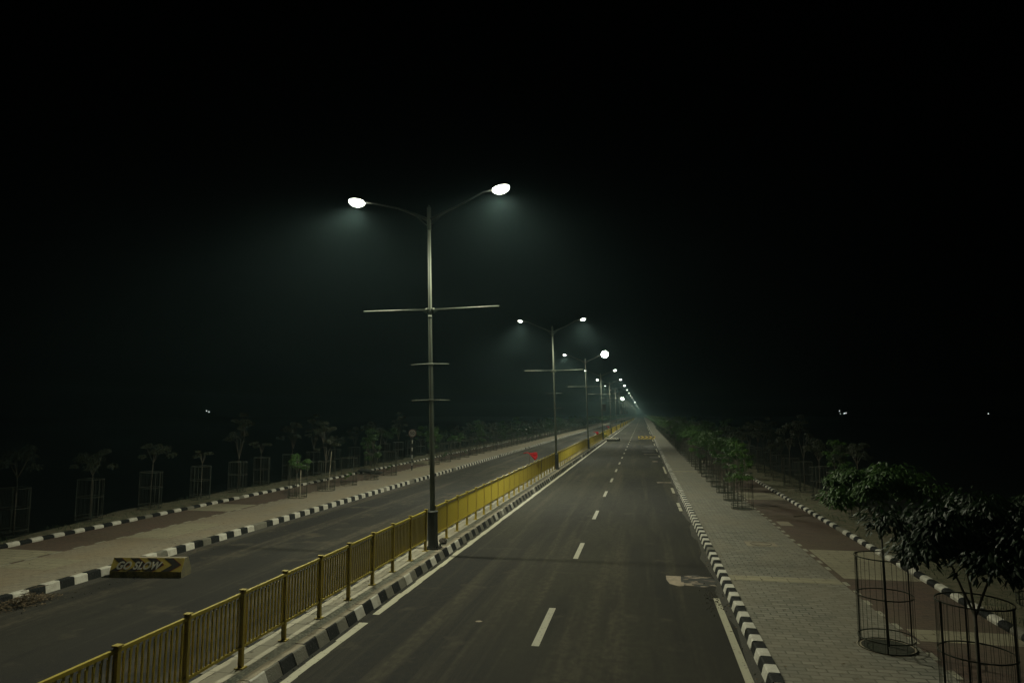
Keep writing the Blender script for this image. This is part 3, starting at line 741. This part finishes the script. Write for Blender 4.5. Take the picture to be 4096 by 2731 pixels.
# low whitewashed barrier with plants by the median
e = empty('planter_barrier', (-5.30, 104.0, 0), 0, 'low dark-based barrier with white tops beside the median far ahead', 'barrier')
b = MB(); b.box(0, 1.95, -.2, .2, 0, .20); b.box(1.80, 1.95, -.19, .19, .20, .42); b.build('base', M['barrier_black'], e)
b = MB()
for i in range(5): b.tube([(.05+.36*i, 0, .20), (.2+.36*i, 0, .36), (.33+.36*i, 0, .22)], [.13, .16, .12], 7)
b.build('top_blocks', M['white_kerb'], e)
proto_b = tree(71, 'leaf_green', H=.95, crown_r=.5, crown_h=.9, nl=260, L=.22, W=.07, fork=.1, lobes=9, flat=1, tr=.012)
proto_b.name = 'shrub'; proto_b.location = (-5.75, 107, .2); tag(proto_b, 'small green shrub growing on the median behind the low barrier', 'shrub')

# ------------------------------------------------------------------ flags
def flag(loc, lab, s=1.0, rz=0, sc=.75):
    e = empty('flag', loc, rz, lab, 'flag', 'red cloth flags by the left side of the median')
    b = MB(); b.tube([(0, 0, 0), (.01, 0, 1.55*s)], .012, 6); b.build('pole', M['stick'], e)
    b = MB()
    N = 10; z = 1.55*s
    # a triangular pennant sagging to the right of the stick, its corner blown out to the left
    def top(u): return Vector((-.42+1.0*u, .05*math.sin(u*7), z+.03*math.sin(u*9)-.02+(-.05 if u < .3 else 0)*(1-u/.3)))
    for i in range(N):
        u0, u1 = i/N, (i+1)/N
        def bot(u):
            t_ = top(u); dep = .05+.02*u if u < .42 else .06+(.58*(u-.42)/.43 if u < .85 else .58*(1-(u-.85)/.15*.55))
            return t_ + Vector((.04*u, .06*math.sin(u*12), -dep))
        a, b_ = top(u0), top(u1); c_, d = bot(u1), bot(u0)
        am, bm = (a+d)/2+Vector((0, .03*math.sin(u0*20), 0)), (b_+c_)/2+Vector((0, .03*math.sin(u1*20), 0))
        b.quad(a, b_, bm, am); b.quad(am, bm, c_, d)
    o = b.build('cloth', M['red_cloth'], e, True); zt_ = 1.55*s
    o.scale = (sc, sc, sc); o.location = (0, 0, zt_*(1-sc))
    md = o.modifiers.new('t', 'SOLIDIFY'); md.thickness = .004
    return e
flag((-6.32, 38.5, .32), 'red triangular flag on a stick behind the near yellow railing', 1.0, sc=.78)
flag((-6.3, 93.5, .2), 'smaller red flag on a stick behind the railing farther on', .95)
flag((-6.6, 131, .2), 'tiny far red flag beyond the second one', 1)
# a thin dark strip slanting down the side of the rail next to it
e = empty('black_cloth', (XF+.045, 41.2, .2), 0, 'dark strip of cloth hanging over the yellow railing below the red flag', 'cloth')
b = MB()
for i in range(8):
    u, v = i/8, (i+1)/8
    b.quad((.0, .06-.5*u, 1.12-.85*u), (.0, -.1-.5*u, 1.12-.85*u), (.005, -.1-.5*v, 1.12-.85*v), (.005, .06-.5*v, 1.12-.85*v))
o = b.build('strip', M['board_dark'], e); o.modifiers.new('t', 'SOLIDIFY').thickness = .006

# ------------------------------------------------------------------ speed limit sign
e = empty('speed_limit_sign', (-15.95, 46.4, GZ-.01), R(16), 'round speed limit sign reading 50 on a black and white striped post', 'road sign')
b = MB(); zs = [0, .49, .74, 1.03, 1.30, 1.56, 1.80, 2.10, 2.28]
zs = [0, .34, .54, .80, 1.06, 1.33, 1.58, 1.85, 2.1, 2.32]
for i in range(len(zs)-1): b.box(-.035, .035, -.035, .035, zs[i], zs[i+1], i % 2 if i < 8 else 0)
b.build('post', [M['post_black'], M['post_white']], e)
b = MB()
n = 28; b.tube([(0, -.06, 2.58), (0, -.045, 2.58)], .27, n); b.build('plate', M['sign_white'], e)
b = MB(); base = 0
for k in range(n):
    a0, a1 = 2*math.pi*k/n, 2*math.pi*(k+1)/n
    f_ = lambda r, a: (r*math.cos(a), -.064, 2.58+r*math.sin(a))
    b.quad(f_(.225, a0), f_(.268, a0), f_(.268, a1), f_(.225, a1))
b.build('rim', M['sign_rim'], e)
o = letters('50', .30, M['sign_black'], 'lettering', e, 0); o.rotation_euler = (R(90), 0, 0); o.location = (-.175, -.066, 2.475); o.scale = (1.05, 1, 1)

# ------------------------------------------------------------------ loose things
def rock(loc, s, lab, cat, name='rock', seed=0, m='stone'):
    r_ = random.Random(seed); b = MB(); nu, nv = 9, 5
    for j in range(nv+1):
        t = math.pi*j/nv
        for i in range(nu):
            a = 2*math.pi*i/nu; k = r_.uniform(.8, 1.2)
            b.v.append((s[0]*k*math.sin(t)*math.cos(a), s[1]*k*math.sin(t)*math.sin(a), s[2]*(.5+.5*math.cos(t)*k)))
    for j in range(nv):
        for i in range(nu): b.f.append((j*nu+i, (j+1)*nu+i, (j+1)*nu+(i+1) % nu, j*nu+(i+1) % nu)); b.m.append(0)
    o = b.build(name, M[m], loc=loc); return tag(o, lab, cat)
rock((-5.86, 19.95, .195), (.13, .11, .17), 'dark rough lump of stone on the median just past the nearest lamp post', 'stone', seed=3)
b = MB(); r_ = random.Random(8)
for i in range(900):
    u = r_.gauss(0, .33); v = r_.gauss(0, .15); z = max(0, .20*math.exp(-(u/.45)**2-(v/.22)**2))*r_.random()**.6
    a = r_.uniform(0, 6.28); leaf(b, (u, v, z+.02), (math.cos(a), math.sin(a), r_.uniform(-.3, .8)), r_.uniform(.05, .12), r_.uniform(.015, .04), r_, .1)
for i in range(30):
    u = r_.gauss(0, .3); v = r_.gauss(0, .12); a = r_.uniform(0, 6.28)
    b.tube([(u, v, .03), (u+.2*math.cos(a), v+.2*math.sin(a), r_.uniform(.08, .26))], .004, 4)
tag(b.build('leaf_heap', M['dry_leaf'], loc=(-12.93, 12.75, 0)), 'heap of dry leaves and twigs in the gutter at the left edge', 'leaf heap').rotation_euler = (0, 0, R(80))
b = MB(); b.tube([(0, 0, .0), (.1, .3, .03), (.16, .55, .02)], .006, 5); b.tube([(.1, .3, .03), (-.05, .45, .02)], .004, 5)
tag(b.build('twig', M['dry_leaf'], loc=(-13.28, 13.0, .19)), 'bent dry twig lying on the striped kerb at the left edge', 'twig')
b = MB(); b.box(-.75, .75, -.45, .45, 0, .05); b.box(-.75, .75, -.47, -.43, -.03, .08)
o = tag(b.build('fallen_board', M['board_dark'], loc=(-17.7, 43.2, .22)), 'dark board lying tilted on the left cycle track behind the guards', 'board'); o.rotation_euler = (R(4), R(9), R(10))
b = MB(); b.tube([(0, 0, 0), (.3, .5, .01), (.8, .9, 0)], .012, 5); tag(b.build('branch', M['stick'], loc=(5.6, 28.2, .11)), 'short dark branch lying on the right cycle track', 'branch').rotation_euler = (0, 0, R(-25))
b = MB(); r_ = random.Random(4)
for i in range(420):
    q = r_.random()
    if q < .3: x, y = 1.45+r_.gauss(0, .14), 15.9+r_.gauss(0, .55); z0 = .005
    elif q < .6: x, y = r_.uniform(-13.1, -12.2), r_.uniform(12, 26); z0 = .004
    elif q < .8: x, y = r_.uniform(-5.5, -5.44), r_.uniform(8, 24); z0 = .004
    else: x, y = r_.uniform(1.58, 1.7), r_.uniform(9, 40); z0 = .006
    s_ = r_.uniform(.006, .018)
    b.tube([(x, y, z0), (x+s_, y, z0+s_)], [s_, s_*.5], 5)
tag(b.build('gravel_bits', M['stone']), 'scattered grit and pebbles along the gutters', kind='stuff')
b = MB(); r_ = random.Random(44)
for i in range(420):
    q = r_.random()
    if q < .45: x, y, z = r_.uniform(2.0, 6.3), 9+r_.random()**1.4*30, .112
    elif q < .7: x, y, z = r_.uniform(-18.2, -13.5), r_.uniform(13, 40), .112
    elif q < .85: x, y, z = r_.uniform(1.5, 1.7), r_.uniform(9, 40), .01
    else: x, y, z = r_.uniform(-6.3, -5.7), r_.uniform(6, 30), .21
    a = r_.uniform(0, 6.28); leaf(b, (x, y, z), (math.cos(a), math.sin(a), .05), r_.uniform(.05, .10), r_.uniform(.02, .04), r_, 0)
tag(b.build('leaf_litter', M['dry_leaf']), 'fallen dry leaves scattered on the pavements and median', kind='stuff')
# stakes tied beside some left-hand trees
ST = [(-15.85, 30.2, 1.3, 0), (-15.9, 33.25, 2.0, .06), (-21.1, 50.6, 2.4, .01), (-20.8, 52.0, 2.3, .16), (-20.9, 60.4, 2.2, 0), (-20.7, 67, 2.6, .02)]
STL = ['pale stake beside the mop-headed tree', 'long pale leaning stake beside the tall tree behind the left kerb', 'upright pale stake in the left verge row behind the sign', 'slanting pale stake in the left verge row past the sign', 'pale stake among the hazy left verge trees', 'tall pale stake among far left verge trees']
for (x, y, h, ln), lb in zip(ST, STL):
    b = MB(); b.tube([(0, 0, 0), (h*ln, 0, h)], .018, 6)
    tag(b.build('stake', M['stake'], loc=(x, y, GZ-.01)), lb, 'stake', 'pale wooden stakes')

# ------------------------------------------------------------------ far lights across the dark fields
def far_light(px, py, Y, r, lab, grp):
    # direction of a place seen far off in the dark, put there at its real distance
    f = 2731.0; ph = R(6.0718); yw = R(10.7415); r0, u0, f0 = px-2048, -(py-1365.5), f
    fh = math.cos(ph)*f0-math.sin(ph)*u0; uw = math.sin(ph)*f0+math.cos(ph)*u0
    X = r0*math.cos(yw)-fh*math.sin(yw); Yd = r0*math.sin(yw)+fh*math.cos(yw)
    t = Y/fh; p = Vector((X*t, Yd*t, 4+uw*t))
    e = empty('yard_lamp', (p.x, p.y, -6), 0, lab, 'yard lamp', grp)
    b = MB(); b.tube([(0, 0, 0), (0, 0, p.z+6)], [.12, .08], 6); b.build('pole', M['galvanised_dull'], e)
    b = MB(); b.tube([(0, 0, p.z+6-r), (0, 0, p.z+6-r*.5), (0, 0, p.z+6+r*.5), (0, 0, p.z+6+r)], [r*.5, r, r, r*.5], 8); b.build('bulb', M['far_bulb'], e)
far_light(826, 1643, 420, .15, 'left one of the two pinprick lights in the dark left fields', 'pinprick lights in the dark')
far_light(836, 1647, 420, .13, 'right one of the two pinprick lights in the dark left fields', 'pinprick lights in the dark')
far_light(3358, 1643, 420, .11, 'upper light of the cluster in the dark right fields', 'pinprick lights in the dark')
far_light(3362, 1655, 420, .11, 'lower left light of the cluster in the dark right fields', 'pinprick lights in the dark')
far_light(3377, 1653, 420, .15, 'third light from the left in the dark right cluster', 'pinprick lights in the dark')
far_light(3384, 1651, 420, .15, 'rightmost light of the cluster in the dark right fields', 'pinprick lights in the dark')
far_light(3953, 1654, 420, .13, 'lone pinprick light near the right edge of the photo', 'pinprick lights in the dark')
far_light(2414, 1667, 420, .12, 'tiny lone light just left of the far lamp posts', 'pinprick lights in the dark')

# ------------------------------------------------------------------ haze
b = MB(); b.box(-420, 420, -30, 1250, -7.2, 24)
mz = bpy.data.materials.new('haze'); mz.use_nodes = True; nt = mz.node_tree; nt.nodes.clear()
out = nt.nodes.new('ShaderNodeOutputMaterial'); pv = nt.nodes.new('ShaderNodeVolumePrincipled')
pv.inputs['Color'].default_value = (.56, .90, .97, 1); pv.inputs['Density'].default_value = HAZE; pv.inputs['Anisotropy'].default_value = .35
nt.links.new(pv.outputs[0], out.inputs['Volume'])
o = b.build('haze', mz); tag(o, 'thin night haze over the road', kind='stuff')
